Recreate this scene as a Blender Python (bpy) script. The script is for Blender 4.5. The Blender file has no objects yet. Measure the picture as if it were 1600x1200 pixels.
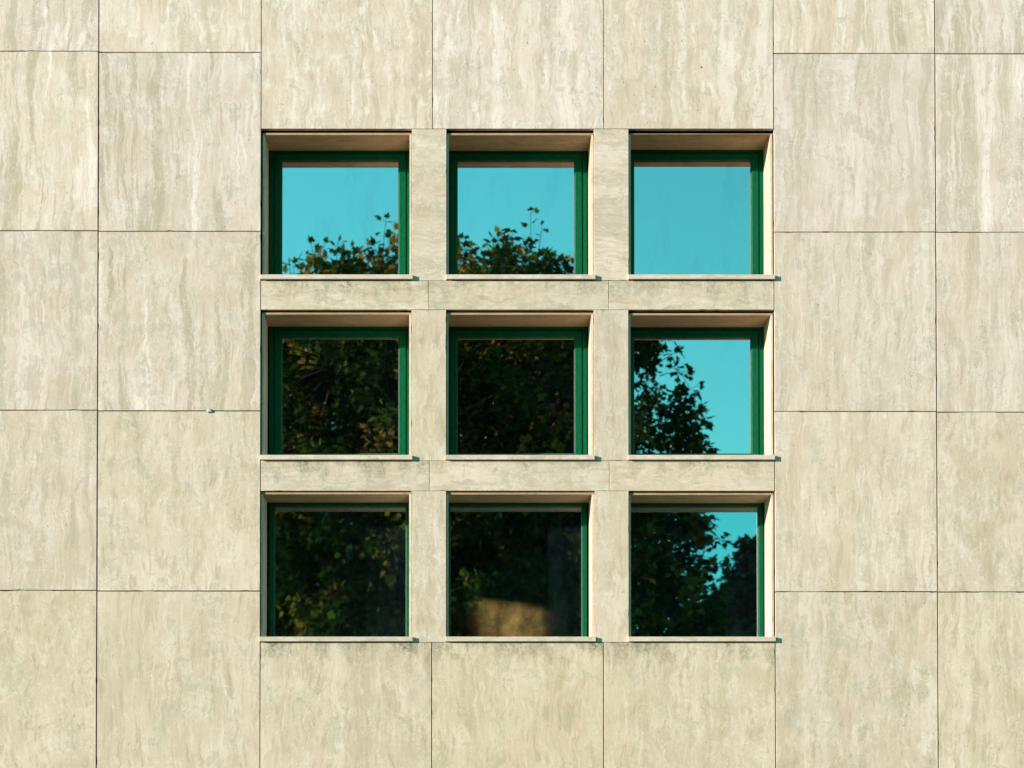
import bpy, math, random
import numpy as np
from mathutils import Vector, Matrix

# ------------------------------------------------------------------ camera
F = 3233.0            # focal length in pixels of the 1600 px wide photograph
PX, PY = 700.0, 1304.0  # principal point of the (shifted) lens
D, CZ = 9.7, 1.62     # distance to the wall, eye height
TH = math.radians(1.18)
scene = bpy.context.scene
C = scene.collection
cam = bpy.data.cameras.new('camera')
cam_o = bpy.data.objects.new('camera', cam)
C.objects.link(cam_o)
scene.camera = cam_o
cam_o.location = (0, -D, CZ)
cam_o.rotation_euler = (math.pi / 2 + TH, 0, 0)
cam.sensor_width = 36
cam.lens = 36 * F / 1600
cam.shift_x = (800 - PX) / 1600
cam.shift_y = (PY - 600) / 1600
cam.clip_end = 2000
cam.dof.use_dof = True
cam.dof.focus_distance = D
cam.dof.aperture_fstop = 5.2

# ------------------------------------------------------------------ sky and sun
SUN = Vector((-2.0, -1.0, 0.5))
SUN_EL = math.atan2(SUN.z, math.hypot(SUN.x, SUN.y))
world = bpy.data.worlds.new("World")
scene.world = world
world.use_nodes = True
nt = world.node_tree
bg = nt.nodes['Background']
sky = nt.nodes.new('ShaderNodeTexSky')
sky.sky_type = 'NISHITA'
sky.sun_disc = False
sky.sun_elevation = SUN_EL
sky.sun_rotation = math.atan2(SUN.x, SUN.y)
sky.dust_density = 0.0
sky.ozone_density = 3.0
tint = nt.nodes.new('ShaderNodeMix'); tint.data_type = 'RGBA'; tint.blend_type = 'MULTIPLY'
tint.inputs['Factor'].default_value = 1.0
nt.links.new(sky.outputs[0], tint.inputs['A'])
tint.inputs['B'].default_value = (0.47, 1.53, 1.03, 1)
even = nt.nodes.new('ShaderNodeMix'); even.data_type = 'RGBA'
even.inputs['Factor'].default_value = 0.18
nt.links.new(tint.outputs['Result'], even.inputs['A'])
even.inputs['B'].default_value = (0.65, 4.3, 4.7, 1)
nt.links.new(even.outputs['Result'], bg.inputs[0])
bg.inputs[1].default_value = 0.082

sl = bpy.data.lights.new('sun', 'SUN')
sl.energy = 3.95
sl.angle = math.radians(0.53)
sl.color = (1.0, 0.90, 0.80)
so = bpy.data.objects.new('sun', sl)
C.objects.link(so)
so.rotation_euler = SUN.to_track_quat('Z', 'Y').to_euler()
so.location = (-20, -15, 12)

vs = scene.view_settings
vs.view_transform = 'Standard'
vs.look = 'None'
vs.gamma = 1
vs.use_curve_mapping = False
vs.exposure = 1.0
scene.cycles.max_bounces = 8
scene.cycles.transparent_max_bounces = 12

# ------------------------------------------------------------------ helpers
def W(u, v, y=0.0):
    """photo pixel -> (x, z) on the vertical plane Y = y"""
    x, q = (u - PX) / F, (PY - v) / F
    dy = math.cos(TH) - q * math.sin(TH)
    dz = math.sin(TH) + q * math.cos(TH)
    t = (D + y) / dy
    return x * t, CZ + dz * t

def link(name, verts, faces, mats, parent=None, loc=(0, 0, 0), fmat=None, smooth=False):
    me = bpy.data.meshes.new(name)
    me.from_pydata([tuple(v) for v in verts], [], faces)
    for m in (mats if isinstance(mats, (list, tuple)) else [mats]):
        me.materials.append(m)
    if fmat:
        me.polygons.foreach_set('material_index', fmat)
    if smooth:
        me.polygons.foreach_set('use_smooth', [True] * len(me.polygons))
    me.update()
    o = bpy.data.objects.new(name, me)
    o.location = loc
    C.objects.link(o)
    if parent:
        o.parent = parent
    return o

class MB:
    def __init__(s): s.v = []; s.f = []
    def box(s, x0, x1, y0, y1, z0, z1):
        n = len(s.v)
        s.v += [(x0,y0,z0),(x1,y0,z0),(x1,y1,z0),(x0,y1,z0),(x0,y0,z1),(x1,y0,z1),(x1,y1,z1),(x0,y1,z1)]
        s.f += [tuple(n+i for i in q) for q in ((0,1,5,4),(1,2,6,5),(2,3,7,6),(3,0,4,7),(4,5,6,7),(3,2,1,0))]
        return s
    def ring(s, x0, x1, z0, z1, w, prof):
        """mitred frame: prof = [(offset inward from outer edge, y), ...] swept round the rectangle"""
        n = len(s.v); k = len(prof)
        for cx, cz, sx, sz in ((x0,z0,1,1),(x1,z0,-1,1),(x1,z1,-1,-1),(x0,z1,1,-1)):
            for (o, y) in prof:
                s.v.append((cx + sx*o, y, cz + sz*o))
        for c in range(4):
            d = (c+1) % 4
            for i in range(k):
                j = (i+1) % k
                s.f.append((n+c*k+i, n+c*k+j, n+d*k+j, n+d*k+i))
        return s
    def build(s, name, mats, parent=None, loc=(0,0,0), **kw):
        vv = [(a-loc[0], b-loc[1], c-loc[2]) for a, b, c in s.v]
        return link(name, vv, s.f, mats, parent, loc, **kw)

def empty(name, label, cat, loc=(0, 0, 0), group=None):
    o = bpy.data.objects.new(name, None)
    C.objects.link(o); o.location = loc
    o['label'] = label; o['category'] = cat
    if group: o['group'] = group
    return o

class NG:
    """tiny node-graph helper"""
    def __init__(s, name):
        s.m = bpy.data.materials.new(name); s.m.use_nodes = True
        s.t = s.m.node_tree; s.bsdf = s.t.nodes['Principled BSDF']; s.out = s.t.nodes['Material Output']
    def n(s, typ, ins=None, **kw):
        x = s.t.nodes.new('ShaderNode' + typ)
        for k, v in kw.items(): setattr(x, k, v)
        for k, v in (ins or {}).items():
            if hasattr(v, 'is_linked') or hasattr(v, 'links'): s.t.links.new(v, x.inputs[k])
            else: x.inputs[k].default_value = v
        return x
    def math(s, op, a, b=0.0, c=0.0, clamp=False):
        x = s.t.nodes.new('ShaderNodeMath'); x.operation = op; x.use_clamp = clamp
        for i, v in enumerate((a, b, c)):
            if hasattr(v, 'links'): s.t.links.new(v, x.inputs[i])
            else: x.inputs[i].default_value = v
        return x.outputs[0]
    def mix(s, f, a, b, blend='MIX'):
        x = s.t.nodes.new('ShaderNodeMix'); x.data_type = 'RGBA'; x.blend_type = blend
        for k, v in (('Factor', f), ('A', a), ('B', b)):
            if hasattr(v, 'links'): s.t.links.new(v, x.inputs[k])
            else: x.inputs[k].default_value = v if k == 'Factor' else (*v, 1)
        return x.outputs['Result']
    def ss(s, x, lo, hi):
        """smoothstep lo..hi -> 0..1"""
        r = s.n('MapRange', {'Value': x, 'From Min': lo, 'From Max': hi}, interpolation_type='SMOOTHSTEP')
        return r.outputs[0]
    def noise(s, vec, scale, detail=4, rough=.55, dist=0.0):
        return s.n('TexNoise', {'Vector': vec, 'Scale': scale, 'Detail': detail, 'Roughness': rough, 'Distortion': dist}).outputs['Fac']
    def attr(s, name, out='Fac'):
        return s.n('Attribute', attribute_type='OBJECT', attribute_name=name).outputs[out]

# ------------------------------------------------------------------ materials
def travertine(name, dark=1.0, warm=0.0):
    g = NG(name)
    oc = g.n('TexCoord').outputs['Object']
    sep = g.n('SeparateXYZ', {0: oc})
    off = g.attr('vein_offset')
    X0, Y0, Z0 = sep.outputs
    # grain direction: 0 = veins run up, 1 = veins run along the wall
    hor = g.attr('vein_turn')
    ax = g.math('ADD', g.math('MULTIPLY', X0, g.math('SUBTRACT', 1.0, hor)), g.math('MULTIPLY', Z0, hor))
    az = g.math('ADD', g.math('MULTIPLY', Z0, g.math('SUBTRACT', 1.0, hor)), g.math('MULTIPLY', X0, hor))
    ax = g.math('ADD', ax, Y0)   # carry veins round on to returns
    ax = g.math('ADD', ax, off)
    az = g.math('ADD', az, g.math('MULTIPLY', off, .37))
    stretch = g.attr('vein_stretch')
    P = g.n('CombineXYZ', {0: ax, 1: off, 2: az}).outputs[0]
    # wobble
    wob = g.noise(P, 3.2, 4, .6)
    wob2 = g.noise(P, 14.0, 5, .65)
    axw = g.math('ADD', ax, g.math('MULTIPLY', g.math('SUBTRACT', wob, .5), .105))
    axw = g.math('ADD', axw, g.math('MULTIPLY', g.math('SUBTRACT', wob2, .5), .021))
    azs = g.math('MULTIPLY', az, stretch)
    V = g.n('CombineXYZ', {0: axw, 1: off, 2: azs}).outputs[0]
    broad = g.noise(V, 5.5, 3, .5)            # broad bands
    vein = g.noise(V, 17.0, 8, .70)           # streaks
    azf = g.math('MULTIPLY', azs, .45)
    V2 = g.n('CombineXYZ', {0: axw, 1: off, 2: azf}).outputs[0]
    V3 = g.n('CombineXYZ', {0: g.math('ADD', axw, g.math('MULTIPLY', g.math('SUBTRACT', wob2, .5), .014)), 1: off, 2: g.math('MULTIPLY', az, .05)}).outputs[0]
    longb = g.noise(V3, 11.0, 5, .62)         # long straight beds of the stone
    longf = g.noise(V3, 48.0, 4, .6)
    fine = g.noise(V2, 55.0, 7, .74)           # thin lines
    patch = g.noise(P, 4.2, 9, .66, .9)       # cloudy crust
    patch2 = g.noise(P, 9.0, 10, .72, .4)
    grit = g.noise(P, 130.0, 3, .6)
    mot = g.noise(P, 38.0, 6, .75, .6)
    base = (0.603*dark, 0.478*dark, 0.372*dark)
    cream = (0.672*dark, 0.545*dark, 0.455*dark)
    olive = (0.478*dark, 0.395*dark, 0.288*dark)
    pale = (0.815*dark, 0.705*dark, 0.62*dark)
    pink = (0.636*dark, 0.476*dark, 0.356*dark)
    grey = (0.52*dark, 0.452*dark, 0.368*dark)
    c = g.mix(g.ss(patch, .36, .62), base, cream)
    c = g.mix(g.math('MULTIPLY', g.ss(broad, .50, .62), .28), c, olive)
    bd = g.attr('banding')
    c = g.mix(g.math('MULTIPLY', g.ss(longb, .55, .585), bd), c, olive)
    c = g.mix(g.math('MULTIPLY', g.math('MULTIPLY', g.ss(longb, .44, .395), bd), .75), c, pale)
    c = g.mix(g.math('MULTIPLY', g.math('MULTIPLY', g.ss(longf, .57, .64), bd), g.math('MULTIPLY', g.ss(longb, .44, .54), .7)), c, (.43*dark, .352*dark, .245*dark))
    c = g.mix(g.math('MULTIPLY', g.ss(patch2, .53, .60), .65), c, grey)
    c = g.mix(g.math('MULTIPLY', g.ss(broad, .46, .33), .40), c, pink)
    c = g.mix(g.math('MULTIPLY', g.ss(vein, .54, .62), g.math('SUBTRACT', .75, g.math('MULTIPLY', bd, .35))), c, olive)
    str_ = g.attr('crust')
    crust = g.math('MULTIPLY', g.ss(vein, .47, .38), g.ss(patch2, .40, .58))
    c = g.mix(g.math('MULTIPLY', crust, g.math('MULTIPLY', str_, .8), clamp=True), c, pale)
    # contour lines where a band meets the next
    def contour(val, at, w):
        d = g.math('ABSOLUTE', g.math('SUBTRACT', val, at))
        return g.math('SUBTRACT', 1.0, g.ss(d, 0.0, w))
    gate = g.ss(patch, .42, .60)
    c = g.mix(g.math('MULTIPLY', g.math('MULTIPLY', contour(vein, .515, .010), gate), .75), c, pale)
    c = g.mix(g.math('MULTIPLY', g.math('MULTIPLY', contour(patch2, .535, .009), g.ss(broad, .38, .5)), .8), c, pale)
    c = g.mix(g.math('MULTIPLY', g.math('MULTIPLY', contour(patch2, .60, .006), g.ss(patch, .45, .55)), .45), c, (0.32*dark, .265*dark, .18*dark))
    c = g.mix(g.math('MULTIPLY', g.ss(fine, .54, .66), .50), c, (0.375*dark, .30*dark, .205*dark))
    c = g.mix(g.math('MULTIPLY', g.ss(fine, .46, .36), .42), c, pale)
    c = g.mix(g.math('MULTIPLY', g.ss(mot, .55, .66), .42), c, olive)
    # holes of the stone: short dark pits, in drifts
    PS = g.n('CombineXYZ', {0: ax, 1: off, 2: g.math('MULTIPLY', az, .55)}).outputs[0]
    vor = g.n('TexVoronoi', {'Vector': PS, 'Scale': 80.0, 'Randomness': 1.0}, feature='F1')
    pr = g.n('SeparateColor', {0: vor.outputs['Color']}).outputs[0]
    rad = g.math('MULTIPLY', g.ss(pr, .55, 1.0), .22)
    pit = g.math('MULTIPLY', g.ss(g.math('SUBTRACT', rad, vor.outputs['Distance']), -.02, .05), g.ss(vein, .42, .56))
    pit = g.math('MULTIPLY', pit, g.ss(patch2, .36, .5))
    c = g.mix(g.math('MULTIPLY', pit, g.attr('pitting'), clamp=True), c, (0.27*dark, .235*dark, .14*dark))
    c = g.mix(g.math('MULTIPLY', g.math('SUBTRACT', grit, .5), .5), c, g.mix(.5, c, (1, 1, 1), 'OVERLAY'))
    # grime washed from under a sill: dark flecks below the top edge
    top = g.attr('stain_top')
    dep = g.math('SUBTRACT', top, Z0)
    band = g.math('MULTIPLY', g.ss(dep, .085, .004), g.ss(dep, -.001, .004))
    long_ = g.ss(g.noise(g.n('CombineXYZ', {0: g.math('ADD', X0, off), 1: 0.0, 2: 0.0}).outputs[0], 5.0, 5, .7), .47, .62)
    fl = g.noise(P, 75.0, 6, .8, .4)
    st = g.math('MULTIPLY', g.math('MULTIPLY', g.math('MULTIPLY', band, long_), g.ss(fl, .42, .62)), .80)
    c = g.mix(g.math('MULTIPLY', st, g.attr('stain'), clamp=True), c, (.13*dark, .13*dark, .085*dark))
    # long soft grey wash under the lower sills
    drip = g.noise(g.n('CombineXYZ', {0: g.math('ADD', X0, off), 1: off, 2: g.math('MULTIPLY', Z0, .45)}).outputs[0], 13.0, 7, .68, .4)
    reach = g.math('SUBTRACT', .62, g.math('MULTIPLY', g.ss(dep, .20, .0), .16))      # dirt thins out with the distance from the sill
    wash = g.math('MULTIPLY', g.ss(dep, .22, .02), g.ss(g.math('SUBTRACT', drip, reach), -.02, .10))
    c = g.mix(g.math('MULTIPLY', g.math('MULTIPLY', wash, g.attr('stain')), g.math('MULTIPLY', g.ss(fl, .30, .62), .50), clamp=True), c, (.24*dark, .225*dark, .165*dark))
    # one drilled spot
    dv = g.n('VectorMath', {0: oc, 1: g.attr('spot', 'Vector')}, operation='DISTANCE').outputs['Value']
    c = g.mix(g.ss(g.math('ADD', dv, g.math('MULTIPLY', grit, .004)), .0075, .0045), c, (.03, .025, .018))
    tone = g.attr('tone')
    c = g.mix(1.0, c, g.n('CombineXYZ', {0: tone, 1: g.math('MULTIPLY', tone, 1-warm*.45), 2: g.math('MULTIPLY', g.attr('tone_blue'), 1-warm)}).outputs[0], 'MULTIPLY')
    g.t.links.new(c, g.bsdf.inputs['Base Color'])
    g.bsdf.inputs['Roughness'].default_value = .62
    g.bsdf.inputs['Specular IOR Level'].default_value = .25
    h = g.math('SUBTRACT', g.math('MULTIPLY', mot, .5), g.math('MULTIPLY', pit, 1.4))
    h = g.math('ADD', h, g.math('MULTIPLY', fine, .5))
    h = g.math('ADD', h, g.math('MULTIPLY', grit, .3))
    b = g.n('Bump', {'Height': h, 'Strength': .35, 'Distance': .0016})
    g.t.links.new(b.outputs[0], g.bsdf.inputs['Normal'])
    return g.m

def plain(name, col, rough=.6, spec=.3, nscale=30, namt=.12, bump=.1):
    g = NG(name)
    oc = g.n('TexCoord').outputs['Object']
    f = g.noise(oc, nscale, 5, .6)
    d = tuple(x*(1-namt*2) for x in col); l = tuple(min(1, x*(1+namt)) for x in col)
    g.t.links.new(g.mix(g.ss(f, .3, .7), d, l), g.bsdf.inputs['Base Color'])
    g.bsdf.inputs['Roughness'].default_value = rough
    g.bsdf.inputs['Specular IOR Level'].default_value = spec
    b = g.n('Bump', {'Height': f, 'Strength': bump, 'Distance': .001})
    g.t.links.new(b.outputs[0], g.bsdf.inputs['Normal'])
    return g.m

STONE = travertine('travertine')
STONE_IN = travertine('travertine_lining', warm=.10)
STONE_HEAD_SHADED = travertine('travertine_head_shaded', dark=.72, warm=.34)  # same stone, with the soffit's shade and brown bounce put into its colour
MORTAR = plain('joint_mortar', (.40, .39, .30), .9)
CORE = plain('dark_wall_core', (.012, .022, .024), .95, .1)
GREEN = plain('green_enamel', (.0003, .092, .038), .5, .10, 60, .10, .05)
GASKET = plain('pale_gasket', (.10, .095, .085), .6, .2)
ROOM = plain('dim_room_plaster', (.10, .10, .085), .9, .1)
PUTTY = plain('teal_sealant', (.34, .44, .40), .6)
CARD = plain('tan_cloth', (.62, .52, .36), .8, .2, 12, .25)

def glass_mat(name, refl, trans, dust, wav, wsc):
    g = NG(name)
    g.t.nodes.remove(g.bsdf)
    oc = g.n('TexCoord').outputs['Object']
    off = g.attr('pane_offset')
    P = g.n('VectorMath', {0: oc, 1: g.n('CombineXYZ', {0: off, 1: off, 2: off}).outputs[0]}, operation='ADD').outputs[0]
    w = g.noise(P, wsc, 2, .45)
    bump = g.n('Bump', {'Height': w, 'Strength': 1.0, 'Distance': wav})
    dull = g.noise(g.n('Mapping', {'Vector': P, 'Scale': (1, 1, .35)}).outputs[0], 5.0, 8, .7, .3)
    rc = g.mix(g.ss(dull, .48, .75), refl, tuple(x*.86 for x in refl))
    pt = g.attr('pane_tone')
    rc = g.mix(1.0, rc, g.n('CombineXYZ', {0: pt, 1: pt, 2: pt}).outputs[0], 'MULTIPLY')
    gl = g.n('BsdfGlossy', {'Color': rc, 'Roughness': 0.0, 'Normal': bump.outputs[0]})
    tr = g.n('BsdfTransparent', {'Color': (*trans, 1)})
    body = g.n('AddShader', {0: tr.outputs[0], 1: gl.outputs[0]})   # reflect + transmit never exceeds 1 in any channel
    # dirt film: soft smears with fine specks
    sm = g.noise(g.n('Mapping', {'Vector': P, 'Scale': (1, 1, .45)}).outputs[0], 9.0, 7, .7, .5)
    sp = g.noise(P, 260.0, 3, .8)
    d = g.math('MULTIPLY', g.ss(sm, .38, .72), g.ss(sp, .30, .75))
    speck = g.n('TexVoronoi', {'Vector': P, 'Scale': 34.0}, feature='F1')
    pr = g.n('SeparateColor', {0: speck.outputs['Color']}).outputs[1]
    spk = g.math('MULTIPLY', g.ss(speck.outputs['Distance'], .05, .02), g.ss(pr, .86, .98))
    f = g.math('MULTIPLY', g.math('ADD', d, .12), dust)
    f = g.math('ADD', f, g.math('MULTIPLY', spk, .25*dust/.05), clamp=True)
    df = g.n('BsdfDiffuse', {'Color': (.22, .46, .54, 1)})
    fin = g.n('MixShader', {0: f, 1: body.outputs[0], 2: df.outputs[0]})
    g.t.links.new(fin.outputs[0], g.out.inputs[0])
    return g.m

GLASS = glass_mat('mirror_coated_glass', (.96, .96, .97), (.02, .03, .03), .010, .00005, 2.0)
GLASS_LOW = glass_mat('old_clear_glass', (.42, .69, .77), (.46, .37, .20), .034, .00025, 3.5)
g = NG('glass_back'); g.t.nodes.remove(g.bsdf)
g.t.links.new(g.n('BsdfTransparent', {'Color': (.95, .97, .96, 1)}).outputs[0], g.out.inputs[0])
GLASS_BACK = g.m

# ------------------------------------------------------------------ the building
R = random.Random(7)
bld = empty('stone_building', 'travertine clad facade with nine square recessed windows in a block', 'building', (0, 0, 0))

def set_stone(o, hor=0, tone=1.0, crust=.6, pitting=.7, stain=0.0, top=None, spot=None, stretch=None):
    o['vein_offset'] = R.uniform(0, 60.0)
    o['vein_turn'] = float(hor)
    o['vein_stretch'] = float(stretch if stretch is not None else R.choice((.16, .22, .30, .42)))
    t = tone * R.uniform(.96, 1.03)
    o['tone'] = t
    o['tone_blue'] = t * R.uniform(.97, 1.02) * (1 + (tone-1)*1.2)
    o['crust'] = float(crust)
    o['banding'] = R.choice((.2, .4, .65, .85, 1.0)) * (1.0 if tone > 1.005 else (.7 if tone > .98 else .4))
    o['pitting'] = float(pitting)
    o['stain'] = float(stain)
    o['stain_top'] = float(top if top is not None else 5.0)
    o['spot'] = tuple(spot) if spot else (9.0, 9.0, 9.0)

def slab(x0, x1, z0, z1, **kw):
    """30 mm stone slab, worn edges with small chips, front face near y=0"""
    cx, cz = (x0+x1)/2, (z0+z1)/2
    rr = R
    def edge(n):
        out = []
        for i in range(n):
            r = rr.random()
            out.append(rr.uniform(0, .0003) if r < .965 else rr.uniform(.0008, .0025))
        return out
    pts = []
    step = .022
    nx = max(4, int((x1-x0)/step)); nz = max(4, int((z1-z0)/step))
    for i, e in enumerate(edge(nx)): pts.append((x0+(x1-x0)*i/nx, z0+e))
    for i, e in enumerate(edge(nz)): pts.append((x1-e, z0+(z1-z0)*i/nz))
    for i, e in enumerate(edge(nx)): pts.append((x1-(x1-x0)*i/nx, z1-e))
    for i, e in enumerate(edge(nz)): pts.append((x0+e, z1-(z1-z0)*i/nz))
    tx, tz, ty = rr.gauss(0, .0010), rr.gauss(0, .0010), rr.uniform(-.0008, .0008)
    def Y(x, z): return ty + tx*(x-cx) + tz*(z-cz)
    n = len(pts)
    bev = .0007
    V = []
    for (x, z) in pts:
        sx = 1 if x < cx else -1; sz = 1 if z < cz else -1
        V.append((x + (bev if abs(x-x0) < .005 or abs(x-x1) < .005 else 0)*sx - cx, Y(x, z), z + (bev if abs(z-z0) < .005 or abs(z-z1) < .005 else 0)*sz - cz))
    for (x, z) in pts: V.append((x-cx, Y(x, z)+bev, z-cz))
    for (x, z) in pts: V.append((x-cx, .030, z-cz))
    Fc = [tuple(range(n)), tuple(range(3*n-1, 2*n-1, -1))]
    for k in (0, 1):
        for i in range(n):
            j = (i+1) % n
            Fc.append((k*n+i, (k+1)*n+i, (k+1)*n+j, k*n+j))
    o = link('stone_panel', V, Fc, STONE, bld, (cx, 0, cz))
    if 'top' in kw and kw['top'] == 'edge': kw['top'] = (z1-z0)/2
    set_stone(o, **kw)
    return o

def slab_px(u0, u1, v0, v1, gl=.003, gr=.003, gt=.002, gb=.002, **kw):
    um, vm = (u0+u1)/2, (v0+v1)/2
    x0 = W(u0, vm)[0] + gl; x1 = W(u1, vm)[0] - gr
    z1 = W(um, v0)[1] - gt; z0 = W(um, v1)[1] + gb
    if 'spot_px' in kw:
        su, sv = kw.pop('spot_px'); sx, sz = W(su, sv)
        kw['spot'] = (sx-(x0+x1)/2, 0, sz-(z0+z1)/2)
    return slab(x0, x1, z0, z1, **kw)

# straight vertical joints (their x on the wall)
JL = W(152.5, 600)[0]; JC0 = W(407.3, 600)[0]; JC1 = W(1210, 600)[0]; JR = W(1463.5, 600)[0]
JLL = W(-103, 600)[0]; JRR = W(1718, 600)[0]
def U(x, v):   # wall x back to photo px at height v
    return PX + x / (W(PX+1, v)[0])
rowsL = [-482, -201, 80, 360.5, 641, 922.5, 1203.5, 1485]
rowsB = [-480, -199, 82, 361.5, 642, 923.5, 1204.5, 1486]
rowsC = [-478, -197, 83.5, 362.5, 643, 924.5, 1205.5, 1487]
rowsR = [-477.5, -196.5, 84, 363, 644, 925, 1206, 1487.5]
tones = [1.05, 1.05, 1.05, 1.03, 1.0, .975, .965, .96]  # light gradient down the wall put into slab colour, paler at the top
def column(x0, x1, rows, gl, gr, spots={}, crusts={}):
    for i in range(len(rows)-1):
        z1 = W(PX, rows[i])[1] - .0022; z0 = W(PX, rows[i+1])[1] + .0022
        kw = dict(tone=tones[i], crust=crusts.get(i, R.uniform(.25, .7)), pitting=R.uniform(.3, .8))
        if i <= 1: kw['crust'] = R.uniform(.7, 1.0); kw['stretch'] = .16
        if i in spots:
            sx, sz = W(*spots[i]); kw['spot'] = (sx-(x0+x1)/2, 0, sz-(z0+z1)/2)
        slab(x0+gl, x1-gr, z0, z1, **kw)
column(JLL-.78, JLL, rowsL, .002, .0025)
column(JLL, JL, rowsL, .0025, .0028)
column(JL, JC0, rowsB, .0032, .0020, spots={5: (357, 794)})
column(JC1, JR, rowsC, .0020, .0028)
column(JR, JRR, rowsR, .0022, .0025)
column(JRR, JRR+.78, rowsR, .0025, .002)

# tall slabs over and under the windows
topz = [-360, -80, 201.5]
for i, (a, b) in enumerate(((None, 676), (676, 943), (943, None))):
    for k in range(2):
        x0 = JC0 if a is None else W(a, 100)[0]; x1 = JC1 if b is None else W(b, 100)[0]
        z1 = W(PX, topz[k])[1] - .002; z0 = W(PX, topz[k+1])[1] + .0015
        kw = dict(tone=1.05, crust=.95, pitting=1.0, stretch=.30)
        if k == 1 and i == 2:
            sx, sz = W(1096, 105); kw['spot'] = (sx-(x0+x1)/2, 0, sz-(z0+z1)/2)
        slab(x0+.0016, x1-.0016, z0, z1, **kw)
botz = [1003.5, 1283.5, 1487]
for i, (a, b) in enumerate(((None, 674.5), (674.5, 943), (943, None))):
    for k in range(2):
        x0 = JC0 if a is None else W(a, 1100)[0]; x1 = JC1 if b is None else W(b, 1100)[0]
        z1 = W(PX, botz[k])[1] - .001; z0 = W(PX, botz[k+1])[1] + .002
        slab(x0+.002, x1-.002, z0, z1, tone=.945, crust=.35, pitting=.5, stain=(1.4 if k == 0 else 0), top='edge')
# bands between the rows
for (v0, v1), js in (((438.5, 484), (670, 951)), ((719.5, 767), (671, 952))):
    xs = [JC0, W(js[0], v0)[0], W(js[1], v0)[0], JC1]
    for i in range(3):
        slab(xs[i]+(.0016 if i == 0 else .0009), xs[i+1]-(.0016 if i == 2 else .0009), W(PX, v1)[1]+.0007, W(PX, v0)[1]-.0007,
             hor=1, tone=.975, crust=.25, pitting=.3, stain=(1.2, .7, .9)[i], top='edge', stretch=.3)
# piers; opening edges per row: (v top, v bottom), x pairs
OPEN = [((201.5, 438.5), [(409.3, 643.5), (697.5, 928), (982.2, 1208.3)], 205),
        ((484, 719.5), [(408, 643), (697, 928), (982, 1209)], 486),
        ((767, 1003.5), [(406.6, 643), (697, 929), (982.3, 1210)], 767.5)]
for r, ((v0, v1), xs, _) in enumerate(OPEN):
    for c in range(2):
        slab(W(xs[c][1], (v0+v1)/2)[0], W(xs[c+1][0], (v0+v1)/2)[0], W(PX, v1)[1]+.0007, W(PX, v0)[1]-.0007,
             hor=(1 if r == 0 else 0), tone=(1.03, .98, .98)[r], crust=.3, pitting=.4, stretch=(.5, .3, .25)[r])

# structural wall behind the cladding, with nine holes
zt = lambda v: W(PX, v)[1]
opx = []      # inner openings (lining faces) per row
core = MB()
HZ = []
for r, ((v0, v1), xs, vt) in enumerate(OPEN):
    vc = (v0+v1)/2
    HZ.append((zt((430, 711.5, 995)[r]) - .03, zt(vt)+.016,
               [(W(a, vc)[0]-.014, W(b, vc)[0]+.014) for a, b in xs]))
XL, XR, ZT = -8.6, 5.6, 7.5
Y0, Y1 = .032, .285
zc = 0.0
OX0, OX1, OZ0, OZ1 = -5.288, -4.490, 3.62, 4.66      # another opening further left
XW = -3.9
for r in (2, 1, 0):
    b, t, hx = HZ[r]
    core.box(XW, XR, Y0, Y1, zc, b)
    px = XW
    for (a, c) in hx:
        core.box(px, a, Y0, Y1, b, t); px = c
    core.box(px, XR, Y0, Y1, b, t)
    zc = t
core.box(XW, XR, Y0, Y1, zc, ZT)
core.box(XL, OX0, Y0, Y1, 0, ZT); core.box(OX1, XW, Y0, Y1, 0, ZT)
core.box(OX0, OX1, Y0, Y1, 0, OZ0); core.box(OX0, OX1, Y0, Y1, OZ1, ZT)
core.build('wall', CORE, bld)
shell = MB()
RY = 4.2
shell.box(XL, XR, RY, RY+.2, 0, ZT).box(XL, XL+.2, Y1, RY, 0, ZT).box(XR-.2, XR, Y1, RY, 0, ZT)
shell.box(XL+.2, XR-.2, Y1, RY, 0, .3).box(XL+.2, XR-.2, Y1, RY, ZT-.3, ZT)
shell.build('room_shell', ROOM, bld)
MB().box(XL-.02, XR+.02, -.03, RY+.22, ZT, ZT+.12).build('parapet_cap', plain('cap_metal', (.3, .3, .28), .4), bld)
# stone base course below the lowest slabs
bz = zt(1487)
pl = MB().box(XL, XR, -.02, .031, 0, bz-.002).build('plinth', STONE, bld, ((XL+XR)/2, 0, bz/2))
set_stone(pl, hor=1, tone=.9)
# outermost slabs closing the front to both corners
for xa, xb, rows in ((XL, OX0-1.6, rowsL), (OX0-1.6, OX0-.8, rowsL), (OX0-.8, OX0, rowsL), (OX1, JLL-.78, rowsL), (JRR+.78, XR, rowsR)):
    for i in range(len(rows)-1):
        slab(xa+.002, xb-.002, zt(rows[i+1])+.002, zt(rows[i])-.002, tone=tones[i])
slab(OX0+.002, OX1-.002, OZ1, zt(-482)-.002); slab(OX0+.002, OX1-.002, zt(1485)+.002, OZ0)
ow = MB().ring(OX0, OX1, OZ0, OZ1, 0, [(0, .24), (.03, .24), (.03, .28), (0, .28)]).build('window', GREEN, bld)
ow['label'] = 'wider window beyond the left edge of the photo'
MB().box(OX0+.03, OX1-.03, .255, .261, OZ0+.03, OZ1-.03).build('pane', GLASS_BACK, ow)
slab(XL+.002, JC0-.002, zt(-482)+.002, ZT-.003, tone=1.0); slab(JC1+.002, XR-.002, zt(-478)+.002, ZT-.003, tone=1.0)
slab(JC0+.002, JC1-.002, zt(-360)+.002, ZT-.003, tone=1.0)

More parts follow.
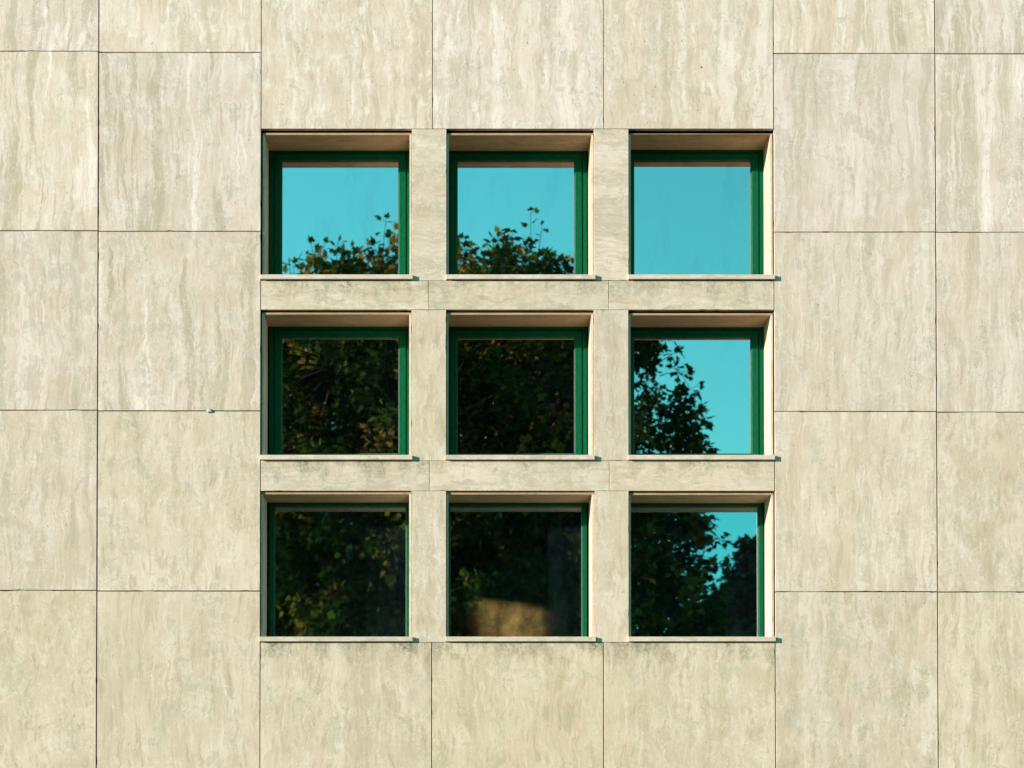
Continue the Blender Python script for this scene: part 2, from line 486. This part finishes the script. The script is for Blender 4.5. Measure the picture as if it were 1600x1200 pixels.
# mortar in a few joints, patchy
rm = random.Random(3)
for rows, xa, xb in ((rowsB, JL, JC0), (rowsC, JC1, JR), (rowsR, JR, JRR), (rowsL, JLL, JL)):
    for v in rows[2:6]:
        x = xa + .01
        while x < xb-.05:
            L = rm.uniform(.03, .22)
            if rm.random() < .28:
                MB().box(x, min(x+L, xb-.01), .003+rm.uniform(0, .003), .0295, zt(v)-.0017, zt(v)+.0017).build('joint_mortar', MORTAR, bld)
            x += L
# lump of sealant squeezed from one joint
px_, pz_ = W(327.5, 642)
import bmesh
bm = bmesh.new(); bmesh.ops.create_icosphere(bm, subdivisions=3, radius=.0125)
for v in bm.verts:
    k = 1 + .22*math.sin(v.co.x*260+v.co.z*170) + .12*math.sin(v.co.z*410)
    v.co = Vector((v.co.x*1.15*k, v.co.y*.55, v.co.z*.8*k))
me = bpy.data.meshes.new('sealant_lump'); bm.to_mesh(me); bm.free(); me.materials.append(PUTTY)
o = bpy.data.objects.new('sealant_lump', me); C.objects.link(o); o.parent = bld; o.location = (px_, -.003, pz_)
o['label'] = 'small pale teal lump on a joint left of the windows'
for p in me.polygons: p.use_smooth = True

# ------------------------------------------------------------------ windows
DEP = .225
WLAB = [['top left window, sky above leafy twigs in its glass', 'top middle window, sky above one tall twig in its glass', 'top right window with nothing but blue sky in its glass'],
        ['middle left window filled with dark and rusty leaves', 'centre window filled with dark foliage', 'middle right window split between tree crown and blue sky'],
        ['bottom left window, almost black with a few brown leaves', 'bottom middle window with a tan shape behind its glass', 'bottom right window with a dark tree and a wedge of sky']]
SILL = [(430.3, 437.2), (711.8, 719.0), (995.3, 1002.6)]
SX = [[(407, 645), (697.3, 930), (981, 1210)], [(407, 644.5), (696, 928.7), (981, 1210)], [(406, 645), (696, 930.5), (981, 1211)]]
for r, ((v0, v1), xs, vt) in enumerate(OPEN):
    for c in range(3):
        a, b = xs[c]; vc = (v0+v1)/2
        ft = .0095                          # visible thickness of the lining slabs
        x0 = W(a, vc)[0] + .002; x1 = W(b, vc)[0] - .002
        zs0, zs1 = zt(SILL[r][1]), zt(SILL[r][0])
        z1 = zt(vt + (0, .3, 1.0)[c]) - (.004 if r < 2 else .003)
        xi0, xi1, zi1 = x0+ft, x1-ft, z1-ft
        if r == 0 and c == 2: zi1 = z1 - .003
        yb = .012
        # frame (the window object): outer rebated frame
        fu = ((421, 642), (695.5, 917), (971.5, 1193))[c]
        fx0, fx1 = W(fu[0], vc, DEP)[0], W(fu[1], vc, DEP)[0]
        fz0, fz1 = zs1-.004, W(PX, (232, 508.5, 783.5)[r], DEP)[1]
        cx, cz = (fx0+fx1)/2, (fz0+fz1)/2
        loc = (cx, DEP, cz)
        if r < 2:
            fm = MB().ring(fx0, fx1, fz0, fz1, 0, [(0, DEP), (.020, DEP), (.0215, DEP+.0015), (.0215, DEP+.05), (0, DEP+.05)])
            win = fm.build('window', GREEN, bld, loc)
            s0 = .0245
            w2 = .033
            sm = MB().ring(fx0+s0, fx1-s0, fz0+s0, fz1-s0, 0,
                           [(.0015, DEP-.004), (w2-.003, DEP-.004), (w2, DEP-.001), (w2, DEP+.012), (w2-.008, DEP+.012), (w2-.008, DEP+.045), (0, DEP+.045), (0, DEP-.0025)])
            sash = sm.build('sash', GREEN, win, (0, 0, 0))
            gx = s0 + w2
            bead_y = DEP+.004
        else:
            w2 = .0225
            fm = MB().ring(fx0, fx1, fz0, fz1, 0, [(0, DEP+.004), (w2-.003, DEP+.004), (w2, DEP+.007), (w2, DEP+.018), (w2-.006, DEP+.018), (w2-.006, DEP+.05), (0, DEP+.05)])
            win = fm.build('window', GREEN, bld, loc)
            sash = None
            gx = w2; bead_y = DEP+.010
        def child(mb, name, mat, **kw):
            o = mb.build(name, mat, win, loc, **kw)
            o.location = (0, 0, 0)
            return o
        win['label'] = WLAB[r][c]
        if sash:
            sash.data.transform(Matrix.Translation((-loc[0], -loc[1], -loc[2])))
        child(MB().ring(fx0+gx, fx1-gx, fz0+gx, fz1-gx, 0, [(-.0005, bead_y), (.0035, bead_y+.0005), (.0035, bead_y+.008), (-.0005, bead_y+.008)]), 'gasket', GASKET)
        gy = bead_y + .009
        e = gx - .005
        pane = child(MB().box(fx0+e, fx1-e, gy, gy+.006, fz0+e, fz1-e), 'pane', [GLASS if r < 2 else GLASS_LOW, GLASS_BACK], fmat=[0, 1, 1, 1, 1, 1])
        pane['pane_offset'] = R.uniform(0, 40)
        pane['pane_tone'] = (1.0, 1.02, .93, .97, 1.0, .97, .95, 1.0, 1.04)[r*3+c]
        pane.rotation_euler = (math.radians(R.gauss(0, .035)), 0, math.radians(R.gauss(0, .035)))
        # stone lining
        def lining(name, mb, hor, mat=None, tone=1.0):
            mb2 = mb
            o = mb2.build(name, STONE_HEAD_SHADED if mat else (STONE if name == 'sill' else STONE_IN), win, (0, 0, 0))
            o.data.transform(Matrix.Translation((-loc[0], -loc[1], -loc[2])))
            set_stone(o, hor=hor, tone=tone, crust=.5, pitting=.3, stretch=.35)
            return o
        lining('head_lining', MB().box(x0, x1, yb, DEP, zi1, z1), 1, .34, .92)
        jb = .012
        lining('jamb', MB().box(x0, xi0, jb, DEP, zs1, zi1), 0)
        lining('jamb', MB().box(xi1, x1, jb, DEP, zs1, zi1), 0)
        # sill slab
        sa, sb = W(SX[r][c][0], vc)[0], W(SX[r][c][1], vc)[0]
        sv = MB(); sv.box(sa, sb, -.0165, -.0005, zs0, zs1)
        sv.box(x0, x1, -.0005, DEP+.04, zs0, zs1-.0002)
        so_ = lining('sill', sv, 1)
        so_['tone'] = 1.0
        bv = so_.modifiers.new('edge', 'BEVEL'); bv.width = .0012; bv.segments = 2; bv.limit_method = 'ANGLE'

# curtain hanging deep in the room, struck by sun that enters through the wider window
def curtain():
    V = []; Fc = []; n = 330
    xa, xb = -2.2, 1.15
    for i in range(n+1):
        t = i/n; x = xa+(xb-xa)*t
        y = 2.74 + .20*(x-.147) + .0032*math.sin(x*2*math.pi/.165+.6) + .0006*math.sin(x*83)
        for zz in (1.2, 3.9):
            V.append((x, y, zz)); V.append((x, y+.004, zz))
    for i in range(n):
        a = i*4; b = a+4
        Fc += [(a, b, b+2, a+2), (b+1, a+1, a+3, b+3), (a+2, b+2, b+3, a+3), (a, a+1, b+1, b)]
    Fc += [(0, 2, 3, 1), (n*4, n*4+1, n*4+3, n*4+2)]
    return V, Fc
V, Fc = curtain()
cr = empty('curtain', 'blurred tan patch of sunlit curtain folds behind the glass of the bottom middle window', 'curtain', (.4, 2.8, 1.2))
link('cloth', [(a-.4, b-2.8, c-1.2) for a, b, c in V], Fc, CARD, cr, smooth=True)
rod = MB().box(-2.3, 1.25, 2.72, 2.745, 3.93, 3.955); rod.build('rail', ROOM, cr, (0, 0, 0)).data.transform(Matrix.Translation((-.4, -2.8, -1.2)))

# ------------------------------------------------------------------ ground in front
def ground_mat():
    g = NG('paving')
    oc = g.n('TexCoord').outputs['Object']
    br = g.n('TexBrick', {'Vector': oc, 'Scale': 1.6, 'Color1': (.075, .065, .055, 1), 'Color2': (.06, .052, .045, 1), 'Mortar': (.03, .028, .025, 1), 'Mortar Size': .012})
    f = g.noise(oc, 3, 6, .6)
    g.t.links.new(g.mix(g.math('MULTIPLY', f, .4), br.outputs[0], (.15, .14, .11)), g.bsdf.inputs['Base Color'])
    g.bsdf.inputs['Roughness'].default_value = .85
    return g.m
gr = link('ground', [(-300, -300, -.005), (300, -300, -.005), (300, 300, -.005), (-300, 300, -.005)], [(0, 1, 2, 3)], plain('grass_soil', (.04, .055, .02), .95, .1, 2, .4))
gr['kind'] = 'structure'
pv = MB().box(-30, 30, -13.5, .03, -.1, 0).build('pavement', ground_mat())
pv['kind'] = 'structure'

# ------------------------------------------------------------------ trees facing the wall (seen in the glass)
def leaf_mat():
    g = NG('leaf')
    a = g.n('Attribute', attribute_type='GEOMETRY', attribute_name='leaf_tint')
    ramp = g.n('ValToRGB', {0: a.outputs['Fac']})
    cr = ramp.color_ramp
    cr.elements[0].position = 0; cr.elements[0].color = (.010, .025, .007, 1)
    cr.elements[1].position = 1; cr.elements[1].color = (.16, .075, .028, 1)
    for p, c_ in ((.40, (.018, .038, .010)), (.62, (.075, .095, .014)), (.75, (.18, .135, .022)), (.88, (.17, .11, .028))):
        e = cr.elements.new(p); e.color = (*c_, 1)
    ge = g.n('NewGeometry')
    df = g.n('BsdfDiffuse', {'Color': ramp.outputs[0]})
    tc = g.mix(1.0, ramp.outputs[0], (1.25, 1.15, .55), 'MULTIPLY')
    tl = g.n('BsdfTranslucent', {'Color': tc})
    gs = g.n('BsdfGlossy', {'Color': (.5, .52, .5, 1), 'Roughness': .5})
    m = g.n('MixShader', {0: .42, 1: df.outputs[0], 2: tl.outputs[0]})
    m2 = g.n('MixShader', {0: .01, 1: m.outputs[0], 2: gs.outputs[0]})
    g.t.nodes.remove(g.bsdf)
    g.t.links.new(m2.outputs[0], g.out.inputs[0])
    return g.m
LEAF = leaf_mat()
BARK = plain('bark', (.035, .028, .020), .95, .1, 20, .35, .6)

# maple leaf outline (stem at origin, tip towards +y), unit width
OUT = [(0, 0), (.16, .02), (.36, -.07), (.30, .10), (.50, .20), (.36, .30), (.52, .52), (.26, .50), (.17, .54),
       (.20, .74), (.08, .72), (0, .98),
       (-.08, .72), (-.20, .74), (-.17, .54), (-.26, .50), (-.52, .52), (-.36, .30), (-.50, .20), (-.30, .10), (-.36, -.07), (-.16, .02)]
def leaf_template():
    pts = [(x, y, -.25*(x*x) - .16*y*y + (.03 if abs(x) < .2 else 0)) for x, y in OUT]
    pts.append((0, .30, .0))
    return np.array(pts, dtype=np.float64)
LT = leaf_template()
NV = len(LT); NO = NV-1
LF = np.array([(i, (i+1) % NO, NO) for i in range(NO)], dtype=np.int64)

def crown_mesh(name, pos, direc, size, tintv, rng, parent, loc, dark_mesh=None):
    """pos Nx3 leaf base, direc Nx3 leaf direction, size N"""
    N = len(pos)
    y = direc / (np.linalg.norm(direc, axis=1, keepdims=True)+1e-9)
    rv = rng.normal(size=(N, 3)) * .55 + np.array([0, 0, 1.0])   # upper side mostly up
    x = np.cross(y, rv); x /= (np.linalg.norm(x, axis=1, keepdims=True)+1e-9)
    z = np.cross(x, y)
    cur = rng.uniform(.3, 1.9, size=(N, 1, 1))
    T = np.repeat(LT[None], N, axis=0)
    T[:, :, 2:3] *= cur
    T[:, :, 0:1] *= rng.uniform(.8, 1.12, size=(N, 1, 1))
    co = (T[:, :, 0:1]*x[:, None] + T[:, :, 1:2]*y[:, None] + T[:, :, 2:3]*z[:, None]) * size[:, None, None] + pos[:, None]
    co = co.reshape(-1, 3)
    faces = (LF[None] + (np.arange(N)*NV)[:, None, None]).reshape(-1, 3)
    me = bpy.data.meshes.new(name)
    me.vertices.add(len(co)); me.vertices.foreach_set('co', co.astype(np.float32).ravel())
    nf = len(faces)
    me.loops.add(nf*3); me.loops.foreach_set('vertex_index', faces.ravel().astype(np.int32))
    me.polygons.add(nf)
    me.polygons.foreach_set('loop_start', np.arange(0, nf*3, 3, dtype=np.int32))
    me.polygons.foreach_set('loop_total', np.full(nf, 3, dtype=np.int32))
    me.update(calc_edges=True)
    at = me.attributes.new('leaf_tint', 'FLOAT', 'POINT')
    at.data.foreach_set('value', np.repeat(tintv, NV).astype(np.float32))
    me.materials.append(LEAF)
    o = bpy.data.objects.new(name, me); C.objects.link(o); o.parent = parent
    return o

class Tubes:
    def __init__(s): s.v = []; s.f = []
    def add(s, pts, rads, k=6):
        n = len(s.v); prev = None
        for i, p in enumerate(pts):
            p = Vector(p)
            d = (Vector(pts[min(i+1, len(pts)-1)]) - Vector(pts[max(i-1, 0)])).normalized()
            a = d.orthogonal().normalized() if prev is None else (prev - d*prev.dot(d)).normalized()
            prev = a; b = d.cross(a)
            for j in range(k):
                t = 2*math.pi*j/k
                s.v.append(tuple(p + (a*math.cos(t)+b*math.sin(t))*rads[i]))
        for i in range(len(pts)-1):
            for j in range(k):
                s.f.append((n+i*k+j, n+i*k+(j+1) % k, n+(i+1)*k+(j+1) % k, n+(i+1)*k+j))
        s.f.append(tuple(n+(len(pts)-1)*k+j for j in range(k)))

def bez(a, b, c_, n):
    return [tuple(Vector(a)*(1-t)**2 + Vector(b)*2*t*(1-t) + Vector(c_)*t*t) for t in [i/n for i in range(n+1)]]

def refl(u, v, yw):
    """world point at depth y = -yw whose mirror image (in the glass plane) shows at photo px (u, v)"""
    G = DEP + .015
    x, z = W(u, v, yw + 2*G)
    return Vector((x, -yw, z))

def tree(name, label, base, prof, ry, seed, n_clusters, leaf, yc, extra=(), density=11, autumn=.27, gap=None):
    """prof: list of (z, x_left, x_right) describing the crown's outline; ry half depth"""
    rng = np.random.default_rng(seed); rr = random.Random(seed)
    t = empty(name, label, 'tree', (base[0], base[1], 0), 'trees standing opposite the wall')
    zs = np.array([p[0] for p in prof]); xl = np.array([p[1] for p in prof]); xr = np.array([p[2] for p in prof])
    z_lo, z_hi = zs.min(), zs.max()
    tb = Tubes()
    bx, by = base
    z_f = z_lo*.75+.3
    tb.add(bez((bx, by, 0), (bx+.1, by, z_f*.6), (bx-.05, by+.1, z_f), 6), [.30, .25, .22, .21, .2, .19, .18], 10)
    # leaf clusters fill the outline volume, most of them near its skin
    cl = []
    while len(cl) < n_clusters:
        z = rr.uniform(z_lo, z_hi)
        a = np.interp(z, zs, xl); b = np.interp(z, zs, xr)
        cxm, hw = (a+b)/2, (b-a)/2
        ang = rr.uniform(0, 2*math.pi); rad = rr.random()**.42
        x = cxm + hw*rad*math.cos(ang); y = yc + ry*min(1, hw/1.5)*rad*math.sin(ang)
        cl.append((x, y, z, rad))
    forks = []
    for i in range(11):
        z = z_lo + (z_hi-z_lo)*(.15+.75*i/10)
        a = np.interp(z, zs, xl); b = np.interp(z, zs, xr)
        ang = i*2.4; k = .5
        p = Vector(((a+b)/2+(b-a)/2*k*math.cos(ang), yc+ry*k*math.sin(ang)*.8, z))
        forks.append(p)
        s = Vector((bx-.05, by+.1, z_f))
        mid = (s+p)/2 + Vector((rr.uniform(-.3, .3), rr.uniform(-.3, .3), rr.uniform(.1, .6)))
        P = bez(s, mid, p, 7)
        tb.add(P, [.12*(1-.8*j/7)+.012 for j in range(8)], 7)
    pos = []; di = []; sz = []; tn = []
    def twig(s, e, nl, ls, tv, r0=.006):
        m = (Vector(s)+Vector(e))/2 + Vector((rr.uniform(-.04, .04), rr.uniform(-.04, .04), rr.uniform(-.02, .05)))
        P = bez(s, m, e, 4)
        tb.add(P, [r0, r0*.85, r0*.7, r0*.55, r0*.35], 3)
        ax = (Vector(e)-Vector(s))
        L = ax.length; ax.normalize()
        for j in range(nl):
            tt = .15 + .85*(j+.5*rr.random())/nl
            q = Vector(s)*(1-tt)**2 + m*2*tt*(1-tt) + Vector(e)*tt*tt
            ph = j*2.39996 + rr.uniform(-.4, .4)
            o1 = ax.orthogonal().normalized(); o2 = ax.cross(o1)
            out = o1*math.cos(ph)+o2*math.sin(ph)
            pet = ls*rr.uniform(.45, .9)
            dd = (out*.9 + ax*.45 + Vector((0, 0, .10))).normalized()
            p = q + dd*pet
            if tt > .8 or rr.random() < .25: tb.add([tuple(q), tuple(p)], [.0022, .0014], 3)
            pos.append(p); d2 = dd + Vector((rr.gauss(0, .3), rr.gauss(0, .3), rr.gauss(-.45, .35)))
            di.append(d2); sz.append(ls*rr.uniform(.65, 1.2)); tn.append(min(1, max(0, tv+rr.gauss(0, .12))))
        pos.append(Vector(e)); di.append(ax + Vector((rr.gauss(0, .3), rr.gauss(0, .3), -.1))); sz.append(ls*rr.uniform(.8, 1.1)); tn.append(min(1, max(0, tv)))
    for (x, y, z, rad) in cl:
        c0 = Vector((x, y, z))
        f = min(forks, key=lambda p: (p-c0).length)
        if (f-c0).length > .25:
            tb.add(bez(f, (f+c0)/2+Vector((0, 0, rr.uniform(0, .25))), c0, 4), [.022, .018, .014, .011, .008], 4)
        tv = rr.choice((.1, .2, .3, .4)) if rr.random() > autumn else rr.choice((.62, .78, .9, .98))
        outd = Vector((x-bx, y-yc, (z-(z_lo+z_hi)/2)*.8+.5)).normalized()
        for k in range(6):
            d = (outd*.8 + Vector((rr.gauss(0, .6), rr.gauss(0, .6), rr.gauss(.1, .5)))).normalized()
            L = rr.uniform(.22, .50)
            e = c0 + d*L
            # droop
            e.z -= rr.uniform(0, .12)
            twig(c0, e, density, leaf, tv)
    for (s, e, nl, ls, tv) in extra:
        twig(s, e, nl, ls, tv, .007)
    pos = np.array([tuple(p) for p in pos]); di = np.array([tuple(p) for p in di])
    loc = np.array([bx, by, 0])
    crown_mesh('crown', pos-loc, di, np.array(sz), np.array(tn), rng, t, None)
    tr = link('trunk', [(a-bx, b-by, c_) for a, b, c_ in tb.v], tb.f, BARK, t)
    return t

# main tree: outline measured from its mirror image
YA = 16.0
def P_(u, v, yw=YA): return refl(u, v, yw)
def prof(pts, yw):
    out = []
    for v, ul, ur in pts:
        a = refl(ul, v, yw); b = refl(ur, v, yw); out.append((a.z, a.x, b.x))
    return sorted(out)
pa = prof([(480, 780, 845), (500, 560, 905), (522, 430, 1000), (548, 375, 1040), (600, 330, 1052), (650, 320, 1078), (700, 330, 1078),
           (780, 300, 1062), (860, 340, 1108), (940, 400, 1125), (1000, 400, 1130), (1060, 450, 1100), (1110, 560, 900)], YA)
shoots = []
def sh(u0, v0, u1, v1, n, ls=.125, tv=.3, dy=0.0):
    s = P_(u0, v0); e = P_(u1, v1)
    s.y += dy; e.y += dy + .05
    shoots.append((s, e, n, ls, tv))
# tall twigs above the crown: (root px) -> (tip px)
sh(834, 440, 828, 331, 9, .105, .3); sh(838, 420, 846, 352, 3, .10, .3)
sh(782, 440, 776, 372, 6, .10, .65, .2); sh(730, 430, 716, 388, 8, .12, .7, .2); sh(765, 440, 748, 400, 8, .12, .7, .3)
sh(800, 440, 806, 395, 8, .12, .75, .1); sh(850, 440, 862, 402, 6, .11, .6)
sh(592, 440, 597, 341, 10, .11, .3); sh(600, 430, 600, 372, 9, .11, .3); sh(614, 430, 616, 356, 12, .11, .7); sh(603, 440, 618, 365, 12, .12, .7, .2); sh(598, 440, 572, 385, 8, .12, .35, .1); sh(610, 440, 628, 380, 12, .12, .8, .3)
sh(490, 445, 480, 380, 9, .11, .3); sh(500, 440, 502, 382, 8, .11, .2, .1); sh(520, 445, 523, 375, 6, .10, .3); sh(530, 440, 545, 392, 6, .10, .5, .2)
sh(552, 445, 556, 396, 5, .09, .3); sh(450, 450, 447, 412, 7, .11, .6); sh(470, 450, 462, 408, 8, .11, .4, .1)
sh(880, 448, 886, 410, 5, .10, .7)
for q in range(90):
    uu = R.choice((R.uniform(440, 640), R.uniform(715, 880)))
    top = 418 if uu < 560 else (402 if uu < 715 else 412 + abs(uu-795)*.24)
    sh(uu+R.uniform(-12, 12), top+55, uu, top, 8, .115, R.choice((.2, .4, .7, .85)), R.uniform(-.8, .8))
# ragged right side of the crown
sh(1035, 560, 1060, 545, 8); sh(1030, 585, 1074, 580, 10); sh(1045, 565, 1072, 596, 7, .10); sh(1055, 655, 1098, 630, 12, .12); sh(1050, 670, 1104, 652, 14, .12)
sh(1050, 690, 1100, 668, 10, .12); sh(1040, 700, 1090, 700, 12, .12); sh(1010, 545, 1045, 525, 8, .12); sh(1080, 800, 1112, 815, 10, .11); sh(1085, 850, 1130, 842, 10, .11)
sh(1085, 880, 1138, 880, 10, .11); sh(1060, 640, 1088, 618, 8, .10); sh(1080, 905, 1140, 930, 14, .11); sh(1070, 940, 1130, 960, 12, .11)
tree('maple_tree', 'big maple with green and rusty leaves mirrored across the left and middle windows', (-.9, -YA), pa, 3.2, 11, 760, .100, -YA, shoots, 11)
# second tree, further off to the right
YB = 25.0
pb = prof([(862, 1176, 1195), (880, 1160, 1300), (920, 1150, 1420), (960, 1100, 1500), (1020, 1090, 1520), (1080, 1180, 1400)], YB)
tree('maple_tree', 'smaller dark tree mirrored at the right edge of the bottom right window', (P_(1290, 1000, YB).x, -YB), pb, 2.0, 23, 170, .15, -YB,
     [(P_(1170, 900, YB), P_(1141, 868, YB), 8, .14, .3), (P_(1160, 930, YB), P_(1128, 905, YB), 8, .14, .3), (P_(1185, 880, YB), P_(1190, 853, YB), 6, .14, .3)], 8, .25)
# dense trees that close the view behind the maple
YC = 27.0
pc = prof([(500, 380, 700), (560, 250, 900), (660, 200, 950), (760, 180, 960), (860, 170, 1020), (950, 200, 1075), (1050, 200, 1080), (1180, 300, 1000)], YC)
tree('maple_tree', 'dark tree filling the gaps behind the big maple in the left and middle windows', (P_(600, 1000, YC).x, -YC), pc, 2.4, 31, 760, .24, -YC, (), 8, .12)

YD = 34.0
pd = prof([(958, 1080, 1300), (985, 1050, 1420), (1100, 960, 1480), (1180, 960, 1500)], YD)
tree('maple_tree', 'low dark tree mirrored along the bottom edge of the bottom right window', (P_(1200, 1100, YD).x, -YD), pd, 1.6, 41, 230, .24, -YD, (), 8, .08)
scene.render.film_transparent = False
